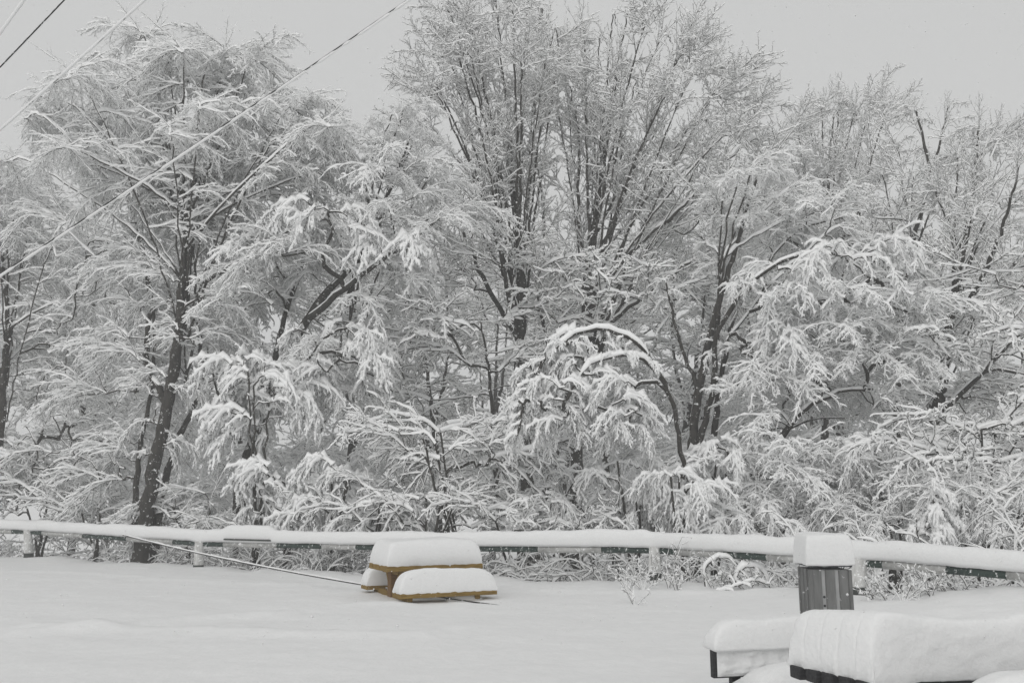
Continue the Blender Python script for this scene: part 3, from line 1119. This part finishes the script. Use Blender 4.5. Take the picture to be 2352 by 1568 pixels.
# upright trees at the right
tree('upright_tree', 'open bare tree with a crooked dark stem standing behind the arching tree', [
    (.13, .09, [(2040, 1240, 25.0), (2060, 1000, 25.0), (2070, 700, 25.0), (2085, 600, 25.0)]),
    (.08, .03, [(2085, 600, 25.0), (2120, 470, 25.0), (2150, 370, 25.0), (2180, 240, 25.0)]),
    (.06, .03, [(2140, 400, 25.0), (2120, 320, 25.1), (2105, 255, 25.2)]),
    (.06, .03, [(2070, 700, 25.0), (2000, 560, 25.4), (1960, 440, 25.8)]),
] + fan((2085, 620, 25.0), [(2020, 420), (2060, 350), (2100, 420), (2160, 470), (2000, 500), (2200, 400)], .75, .9, 23, .028, 1.6), [
    (2120, 720, 25.0, 1.4, 1.6, 1.2, 16, 'spread', .8),
], 6, limb_snow=.05, runs=[(1, 3, .35, 2.8, 'up', .45), (3, 20, .25, 2.8, 'up', .58)])
tree('upright_tree', 'pale bare tree whose fine fan of twigs shows above the arching tree', [
    (.15, .09, [(1890, 1230, 29.0), (1895, 1000, 29.0), (1900, 760, 29.0), (1905, 600, 29.0)]),
    (.08, .03, [(1905, 620, 29.0), (1900, 480, 29.0), (1905, 380, 29.0), (1915, 270, 29.0)]),
] + fan((1903, 640, 29.0), [(1790, 400), (1820, 320), (1850, 285), (1885, 270), (1930, 260), (1970, 275), (2010, 265), (2050, 290), (1840, 420), (1960, 400), (2020, 390), (1900, 400)],
        .75, .9, 24, .035, 2.2), [
    (1900, 620, 29.0, 2.0, 1.6, 1.2, 14, 'spread', .9),
], 9, limb_snow=.05, runs=[(2, 20, .25, 2.7, 'up', .62)])
tree('upright_tree', 'bare tree with a cluster of tall dark stems rising beyond the fence end', [
    (.16, .11, [(2120, 1250, 21.5), (2140, 1050, 21.5), (2165, 880, 21.5), (2180, 740, 21.5)]),
    (.09, .03, [(2180, 740, 21.5), (2215, 560, 21.6), (2235, 430, 21.7), (2248, 290, 21.8)]),
    (.08, .03, [(2170, 820, 21.5), (2195, 640, 21.9), (2180, 520, 22.3), (2150, 440, 22.5)]),
    (.08, .03, [(2175, 780, 21.5), (2265, 620, 21.2), (2310, 500, 21.0), (2340, 380, 20.8)]),
    (.08, .03, [(2150, 960, 21.5), (2260, 850, 20.8), (2380, 720, 20.3), (2470, 640, 20.0)]),
] + fan((2190, 720, 21.5), [(2200, 370), (2280, 340), (2320, 320), (2370, 370), (2420, 420), (2300, 480), (2380, 540), (2240, 500), (2450, 520)], .75, .9, 25, .030, 1.8), [
    (2280, 860, 20.8, 1.6, 1.6, 1.1, 24, 'spread', .85),
    (2300, 680, 21.2, 1.5, 1.4, 1.0, 12, 'up', .65),
], 7, limb_snow=.055, runs=[(1, 4, .4, 2.8, 'up', .52), (4, 20, .25, 2.8, 'up', .56)])

# ------------------------------------------------------------------ saplings and shrubs behind the rail
tree('bent_sapling', 'thin sapling bent over in a hoop by heavy clotted snow behind the fence', [
    (.055, .045, [(1573, 1345, 18.2), (1572, 1180, 18.2), (1562, 1010, 18.3), (1528, 880, 18.4)]),
    (.055, .035, [(1528, 880, 18.4), (1475, 795, 18.4), (1395, 757, 18.3), (1310, 775, 18.2), (1245, 835, 18.1), (1210, 920, 18.0), (1188, 1000, 17.9)]),
    (.045, .03, [(1528, 880, 18.4), (1480, 825, 18.2), (1420, 815, 18.0), (1350, 840, 17.8), (1310, 900, 17.7)]),
], [
    (1300, 870, 18.1, .7, .6, .7, 20, 'clot', .55),
    (1228, 900, 18.0, .32, .3, .75, 12, 'clot', .40),
    (1340, 790, 18.2, .7, .25, .2, 7, 'clot', .35),
    (1250, 960, 18.0, .7, .5, .6, 12, 'clot', .55),
    (1420, 930, 18.0, .7, .6, .7, 20, 'clot', .6),
], 8, limb_snow=.085, tip=.012, runs=[(1, 2, .36, .6, 'lump', .9), (2, 3, .3, .8, 'lump', .8), (1, 2, .45, 1.2, 'clot', .42), (1, 3, .08, 1.0, 'lump', .5)])

SHRUBS = [
    # xv, yv of the middle, depth, rx, rz, n, kind, scale
    (650, 1140, 19.9, 1.25, .75, 20, 'clot', .75, 'heavy_shrub', 'low shrub clotted with bright snow by the fence, next to the picnic table'),
    (590, 890, 20.9, 1.1, 1.2, 36, 'clot', .9, 'loaded_sapling', 'sapling hung with a curtain of bright snow beside the weeping tree'),
    (760, 1130, 20.3, .8, .9, 12, 'clot', .8, 'heavy_shrub', 'shrub with snow-heavy drooping shoots between curtained sapling and tangled shrub'),
    (1060, 1030, 19.6, 1.7, .7, 22, 'spread', .9, 'tangled_shrub', 'wide shrub with long level twigs each carrying a thick ridge of snow'),
    (980, 1180, 19.4, 1.5, .6, 13, 'spread', .75, 'tangled_shrub', 'low tangled shrub right behind the rail and the picnic table'),
    (1180, 1190, 19.2, 1.0, .5, 7, 'spread', .7, 'tangled_shrub', 'tangled shrub at the foot of the vase-shaped tree'),
    (1460, 1110, 18.8, .7, .8, 10, 'clot', .65, 'heavy_shrub', 'rounded snow-clotted shrub under the hooped sapling'),
    (1562, 1120, 17.7, .5, .6, 12, 'clot', .55, 'heavy_shrub', 'narrow snow-clotted shrub hiding the foot of the hooped sapling'),
    (1630, 1090, 19.4, .9, .9, 18, 'clot', .7, 'heavy_shrub', 'snow-clotted shrub right of the hooped sapling stem'),
    (1780, 1110, 19.8, 1.1, .8, 20, 'droop', .75, 'drooping_shrub', 'grey drooping shrub behind the rail, left of the litter bin'),
    (1930, 1120, 19.6, 1.0, .8, 18, 'droop', .75, 'drooping_shrub', 'grey drooping shrub rising behind the litter bin'),
    (2260, 1040, 18.0, 1.1, .9, 22, 'spread', .85, 'snowy_thicket', 'dense thicket of loaded twigs beyond the far end of the fence'),
    (1710, 1190, 18.4, .9, .5, 16, 'heavy', .6, 'heavy_shrub', 'low shrub hung with snow between the hooped sapling and the litter bin'),
    (2040, 1080, 19.0, 1.0, .9, 20, 'heavy', .75, 'heavy_shrub', 'bushy snow-hung shrub beyond the rail, next to the little conifer'),
    (2080, 1210, 17.2, .9, .4, 12, 'droop', .55, 'drooping_shrub', 'low drooping shrub at the foot of the little conifer'),
    (2240, 1140, 17.0, .8, .5, 14, 'droop', .6, 'drooping_shrub', 'leafless drooping shrub crowding the little conifer'),
    (860, 1180, 19.8, .9, .5, 14, 'heavy', .6, 'heavy_shrub', 'low snow-hung shrub over the rail beyond the picnic table'),
    (1290, 1150, 19.4, .7, .5, 6, 'heavy', .65, 'heavy_shrub', 'snow-hung shrub in front of the twin-trunked tree'),
    (2310, 1180, 16.5, .9, .55, 14, 'droop', .6, 'drooping_shrub', 'low grey drooping shrub next to the lumpy little shrub'),
    (90, 1130, 23.2, 1.6, .9, 18, 'spread', .85, 'snowy_thicket', 'low thicket of snowy twigs left of the thick forked trunk'),
    (220, 1190, 23.0, 1.0, .6, 12, 'spread', .75, 'snowy_thicket', 'small thicket leaning on the forked trunk'),
    (440, 1180, 22.6, .9, .6, 12, 'droop', .7, 'drooping_shrub', 'thin drooping shrub between the forked trunk and the clotted shrub'),
    (1380, 1200, 19.6, .8, .5, 6, 'spread', .7, 'tangled_shrub', 'thin tangled shrub beneath the twin-trunked tree'),
]
for k, (xv, yv, d, rx, rz_, n, kind, sc, nm, lab) in enumerate(SHRUBS):
    d = max(d, along(float(np.clip(xv, -38, 2490))).y + 1.1)
    c = at(xv, yv, d)
    gy = ground_z(c.x, d)
    px = FOC / d
    yb = 1150 + (EYE - gy) * px
    rr = random.Random(900 + k)
    st = []
    for q in range(3):
        x2 = xv + rr.uniform(-.55, .55) * rx * px
        y2 = yv - rr.uniform(-.2, .6) * rz_ * px
        st.append((.05 - .008 * q, .02, [(xv + q * 6 - 6, yb, d), (xv + (x2 - xv) * .35, (yb * .6 + y2 * .4), d + rr.uniform(-.2, .2)), (x2, y2, d + rr.uniform(-.5, .5))]))
    tree(nm, lab, st, [(xv, yv, d, rx, min(rx, .9), rz_, n, kind, sc)], 50 + k, 'shrub', 'shrubs behind the guard rail', limb_snow=.06, tip=.011)

tree('small_conifer', 'little cone-shaped conifer with hanging lumps of snow just over the rail', [
    (.05, .012, [(2152, 1300, 15.6), (2150, 1220, 15.6), (2147, 1160, 15.6), (2144, 1105, 15.6)]),
], [(2150, 1215, 15.6, .32, .25, .22, 12, 'lump', .62)], 88, 'conifer', None, limb_snow=.09, tip=.010, runs=[(0, 1, .2, .5, 'lump', .66)])

# ------------------------------------------------------------------ the wood behind
back = [(-60, 31), (170, 34), (560, 33), (800, 36), (1010, 34), (1290, 37), (1560, 34), (1790, 33), (1960, 38), (2170, 34), (2400, 31), (370, 40), (1420, 42), (680, 43), (1130, 44), (1880, 45), (2080, 43), (960, 50), (1240, 52), (1500, 50), (1700, 51), (250, 50)]
LB = 'bare snow-dusted tree of the hazy back row'
first = None
for k, (xv, d) in enumerate(back):
    rr = random.Random(70 + k)
    g = at(xv, 1200, d); g.z = ground_z(g.x, g.y) - .05
    if first is None:
        first = tree('hazy_tree', LB + ' beyond the weeping tree', [
            (.16, .10, [(xv, 1240, d), (xv + 10, 1050, d), (xv - 6, 880, d)]),
            (.10, .03, [(xv - 6, 880, d), (xv - 30, 700, d), (xv - 40, 480, d)]),
            (.09, .03, [(xv, 920, d), (xv + 50, 740, d + .5), (xv + 60, 540, d + .6)]),
            (.08, .03, [(xv, 1000, d), (xv - 70, 860, d - .6), (xv - 110, 700, d - .9)]),
        ], [
            (xv, 560, d, 2.3, 2.3, 2.2, 26, 'up', 1.0),
            (xv, 800, d, 2.6, 2.4, 1.9, 18, 'spread', 1.1),
            (xv, 1050, d, 2.6, 2.0, 1.6, 14, 'droop', 1.1),
        ], 71, group='hazy trees of the back row', limb_snow=.04)
        continue
    top = {1790: 1.12, 1960: 1.2, 2170: 1.0, 2400: .85}.get(xv, .95)
    lab = LB + (' beyond the weeping tree' if xv < 460 else ' beyond the leaning tree' if xv < 940 else
                ' beyond the vase-shaped tree' if xv < 1320 else ' beyond the twin-trunked tree' if xv < 1650 else
                ' beyond the arching tree' if xv < 2050 else ' beyond the upright trees')
    copy_tree(first, g, rr.uniform(0, 6.28), top * rr.uniform(.92, 1.05) * (d / 34) ** .5, lab)

# ------------------------------------------------------------------ overhead cables
def cable(label, p, q, sag, r, sleeve, below, seed, gap=0.0):
    rng = random.Random(seed)
    n = 260
    d = q - p
    c = empty('overhead_cable', (p + q) / 2)
    lat = .010 if below < -.01 else 0.0
    tag(c, label, 'cable', 'overhead cables')
    o = (p + q) / 2
    pts = []
    for i in range(n):
        k = i / (n - 1)
        pts.append(p.lerp(q, k) + Vector((0, 0, -sag * 4 * k * (1 - k))) - o)
    MB().tube(pts, r, 6).build('wire', M_wire, c, True)
    if sleeve > 0:
        V, F = [], []
        seg = 8
        t = d.normalized(); s = t.cross(Vector((0, 0, 1))).normalized(); u = s.cross(t)
        for i, w in enumerate(pts):
            m = 1 + .22 * fbm(i * .11, seed, 0, 1.0) + .10 * rng.uniform(-1, 1)
            if gap and fbm(i * .23, seed, 5, 1.0) > gap: m *= .35
            for k in range(seg):
                a = 2 * PI * k / seg
                V.append(tuple(w + s * (math.cos(a) * sleeve * .85 * m + lat) + u * (math.sin(a) * sleeve * m + below)))
        for i in range(n - 1):
            for k in range(seg):
                a_, b_ = i * seg + k, i * seg + (k + 1) % seg
                F.append((a_, b_, b_ + seg, a_ + seg))
        F.append(tuple(range(seg - 1, -1, -1))); F.append(tuple((n - 1) * seg + k for k in range(seg)))
        obj('snow_sleeve', mesh_np('snow_sleeve', V, F, [M_snow]), c)
    return c


cable('thick snow-sleeved cable passing in front of the weeping crown', at(-420, 905, 9.0), at(1500, -395, 9.6), .09, .0105, .016, -.014, 1, .16)
cable('snow-sleeved cable meeting the edge of the weeping crown', at(-300, 560, 9.4), at(620, -265, 8.4), .05, .010, .016, .004, 2)
cable('thin dark cable with hardly any snow on it', at(-200, 360, 9.6), at(420, -290, 8.8), .03, .0085, .010, .006, 3, .05)
cable('short stretch of snowy cable at the open sky beside the thin dark one', at(-200, 350, 9.0), at(260, -285, 8.2), .02, .011, .018, .004, 4)

# slack line from the rail down to the snow beyond the picnic table
p, q = at(282, 1228, 20.9), at(1148, 1384, 12.9)
q.z = ground_z(q.x, q.y) - .01
pts = [p.lerp(q, k / 60) + Vector((0, 0, -.10 * 4 * (k / 60) * (1 - k / 60))) for k in range(61)]
gl = empty('slack_line', q)
tag(gl, 'thin dark line dusted with snow slanting from the rail down past the picnic table', 'cable')
MB().tube([a_ - q for a_ in pts], .011, 6).build('wire', M_wire, gl, True)
rng = np.random.default_rng(5)
tw = Twigs()
tw.add(rng, np.array([[np.array(a_ - q) + np.array([0, 0, .008]) for a_ in pts[:52]]]), .004, .004, .015, .026, .2)
obj('snow_cover', tw.mesh('snow_cover'), gl)


# ------------------------------------------------------------------ weeds and hoops in the snow
def weed(xv, yv, d, h, seed, label, n=5, group=None):
    rng = np.random.default_rng(seed)
    g = at(xv, yv, d); g.z = ground_z(g.x, g.y)
    t = empty('dry_weed', g)
    tag(t, label, 'weed', group)
    tw, bl = Twigs(), Twigs()
    S = []
    for k in range(n):
        az = rng.uniform(0, 6.28); e = rng.uniform(.7, 1.35)
        d0 = np.array([math.cos(az) * math.cos(e), math.sin(az) * math.cos(e), math.sin(e)])
        p_ = np.array([0, 0, -.05]); o = [p_]
        L = h * rng.uniform(.6, 1.1)
        for i in range(6):
            d0 = unit(d0 - Z * .05 + rng.normal(0, .10, 3)); p_ = p_ + d0 * L / 5; o.append(p_)
        S.append(o)
    S = np.array(S)
    c = grow(rng, S, 4, .35, .97, 40, 12, .34, 4, .0, .1, 80)
    d_ = grow(rng, c, 2, .4, .97, 40, 12, .4, 3, .0, .1, 80)
    tw.add(rng, S, .006, .004, .006, .006); tw.add(rng, c, .004, .003, .005, .008, .4); tw.add(rng, d_, .003, .003, .005, .009, .5)
    obj('stalk', tw.mesh('stalk'), t)
    tips = np.concatenate([c[:, -2:], d_[::2, -2:]])
    mid = tips.mean(1)
    tips = np.stack([mid + np.array([-.018, 0, 0]), mid, mid + np.array([.018, 0, 0])], 1)
    bl.add(rng, tips[::2], .002, .002, .016, .026, .5)
    tag(obj('snow_tuft', bl.mesh('snow_tuft'), t), kind='stuff')


G = 'dry weeds poking out of the snow'
weed(1459, 1412, 13.0, .42, 1, 'small forked weed with a knob of snow, alone on the open snow', 4, G)
for k, (xv, yv, d, h) in enumerate([(1440, 1352, 15.2, .45), (1478, 1362, 14.9, .5), (1535, 1352, 15.0, .75), (1556, 1372, 14.6, .4), (1500, 1345, 15.6, .5), (1580, 1350, 15.6, .5)]):
    weed(xv, yv, d, h, 10 + k, 'dry weed in the patch at the edge of the bank below the guard rail', 6, G)
for k, (xv, yv, d, h) in enumerate([(1640, 1352, 14.9, .5), (1662, 1356, 15.0, .6), (1720, 1360, 14.6, .35)]):
    weed(xv, yv, d, h, 20 + k, 'dry weed growing among the hooped stems left of the litter bin', 5, G)
for k, (xv, yv, d, h) in enumerate([(2010, 1398, 12.6, .34), (2040, 1400, 12.4, .36), (2075, 1404, 12.2, .36), (2110, 1402, 12.3, .4), (2142, 1404, 12.2, .36), (2180, 1402, 12.4, .3), (2210, 1398, 12.6, .3)]):
    weed(xv, yv, d, h, 30 + k, 'dark dry weed in the row between the litter bin and the snow bank', 6, G)


def hoop(pts, label, seed, r=.014, w=.05, h=.075):
    rng = np.random.default_rng(seed)
    W = [np.array(at(*p)) for p in pts]
    o = Vector(W[0]); o.z = ground_z(o.x, o.y)
    P = resample(W, 26) - np.array(o)
    t = empty('hooped_shrub', o); tag(t, label, 'shrub', 'hooped stems by the rail')
    tw = Twigs()
    P = P[None] + rng.normal(0, .006, (1, 26, 3))
    tw.add(rng, P, r, r * .6, w, h, .22, steep=.45)
    c = grow(rng, P, 7, .2, .95, 50, 14, .22, 5, .12, .1, 60)
    tw.add(rng, c, .006, .004, .026, .045, .3)
    obj('stem', tw.mesh('stem'), t)


hoop([(1625, 1362, 15.0), (1618, 1310, 15.0), (1640, 1284, 15.0), (1672, 1280, 15.0), (1700, 1300, 15.0), (1712, 1340, 15.0)], 'round hoop of bent stem coated with snow under the rail', 1)
hoop([(1712, 1360, 14.8), (1690, 1330, 14.8), (1710, 1302, 14.8), (1745, 1306, 14.8), (1765, 1335, 14.8), (1772, 1362, 14.8)], 'thickly coated bent stem touching the round hoop, nearer the litter bin', 2, w=.075, h=.10)
hoop([(1640, 1360, 14.7), (1690, 1345, 14.6), (1735, 1332, 14.6), (1770, 1342, 14.6)], 'low flat arc of snowy stem inside the hoops', 3, w=.04, h=.05)

# rank undergrowth filling the foot of the wood: arching canes nobody could count
rng = np.random.default_rng(77)
tw = Twigs()
N = 1300
S = []
for k in range(N):
    xv = rng.uniform(-60, 2420)
    base = along(float(np.clip(xv, -38, 2490)))
    dd = base.y + (rng.uniform(.35, 1.6) if k % 3 == 0 else rng.uniform(1.0, 9.0))
    x = (xv - 1176) / FOC * dd + rng.normal(0, .3)
    z = ground_z(x, dd)
    az = rng.uniform(.1, 3.04) if dd - base.y < 2.5 else rng.uniform(0, 6.28); e = rng.uniform(.6, 1.4)
    L = rng.uniform(.9, 2.1) if k % 3 == 0 else rng.uniform(1.5, 3.6)
    d0 = np.array([math.cos(az) * math.cos(e), math.sin(az) * math.cos(e), math.sin(e)])
    p_ = np.array([x, dd, z - .1]); o = [p_]
    gv = rng.uniform(.18, .5)
    for i in range(8):
        d0 = unit(d0 - Z * gv + rng.normal(0, .08, 3)); p_ = p_ + d0 * L / 8; o.append(p_)
    S.append(o)
S = np.array(S)
c = grow(rng, S, 9, .15, .98, 45, 14, .30, 5, .07, .12, 60)
d_ = grow(rng, c, 3, .25, .95, 45, 14, .38, 3, .06, .12, 60)
def behind(A):
    lim = np.interp(A[..., 0], fx, fy) + .28
    return A[(A[..., 1] > lim).all(1)]


S, c, d_ = behind(S), behind(c), behind(d_)
tw.add(rng, S, .009, .005, .013, .038); tw.add(rng, c, .0055, .0035, .009, .030, simple=True); tw.add(rng, d_, .004, .003, .007, .022, simple=True)
ug = obj('undergrowth', tw.mesh('undergrowth'))
tag(ug, 'tangle of thin arching snow-covered canes at the foot of the wood behind the rail', 'undergrowth', kind='stuff')

# ------------------------------------------------------------------ falling snow
rng = np.random.default_rng(99)
NF = 9000
oct_v = np.array([(1, 0, 0), (-1, 0, 0), (0, 1, 0), (0, -1, 0), (0, 0, 1), (0, 0, -1)], float)
oct_f = np.array([(0, 2, 4), (2, 1, 4), (1, 3, 4), (3, 0, 4), (2, 0, 5), (1, 2, 5), (3, 1, 5), (0, 3, 5)])
dd = 3.5 + 18 * rng.uniform(0, 1, NF) ** .6
C = np.array([at(rng.uniform(-80, 2430), rng.uniform(-80, 1480), q) for q in dd])
ok = np.array([c[2] > .3 and c[1] < np.interp(c[0], fx, fy) + 1 for c in C])
C = C[ok]
sz = rng.uniform(.0035, .008, (len(C), 1, 1)) * rng.uniform(.7, 1.3, (len(C), 6, 1))
V = (C[:, None] + oct_v[None] * sz).reshape(-1, 3)
F = (np.arange(len(C))[:, None, None] * 6 + oct_f[None]).reshape(-1, 3)
fl = obj('falling_snow', mesh_np('falling_snow', V, F, [M_snow]))
tag(fl, 'loose snowflakes drifting down through the air', 'snowflakes', kind='stuff')

# ------------------------------------------------------------------ hazy air full of fine snow
m = bpy.data.materials.new('snowy_air'); m.use_nodes = True
n = m.node_tree; n.nodes.clear()
mo = n.nodes.new('ShaderNodeOutputMaterial'); pv = n.nodes.new('ShaderNodeVolumePrincipled')
pv.inputs['Color'].default_value = (.97, .975, .975, 1)
pv.inputs['Density'].default_value = .0036
pv.inputs['Anisotropy'].default_value = 0.0
n.links.new(pv.outputs[0], mo.inputs['Volume'])
hz = MB().box((0, 26, 7.3), (80, 72, 23)).build('haze', m)
tag(hz, 'pale air thick with fine falling snow', 'haze', kind='stuff')
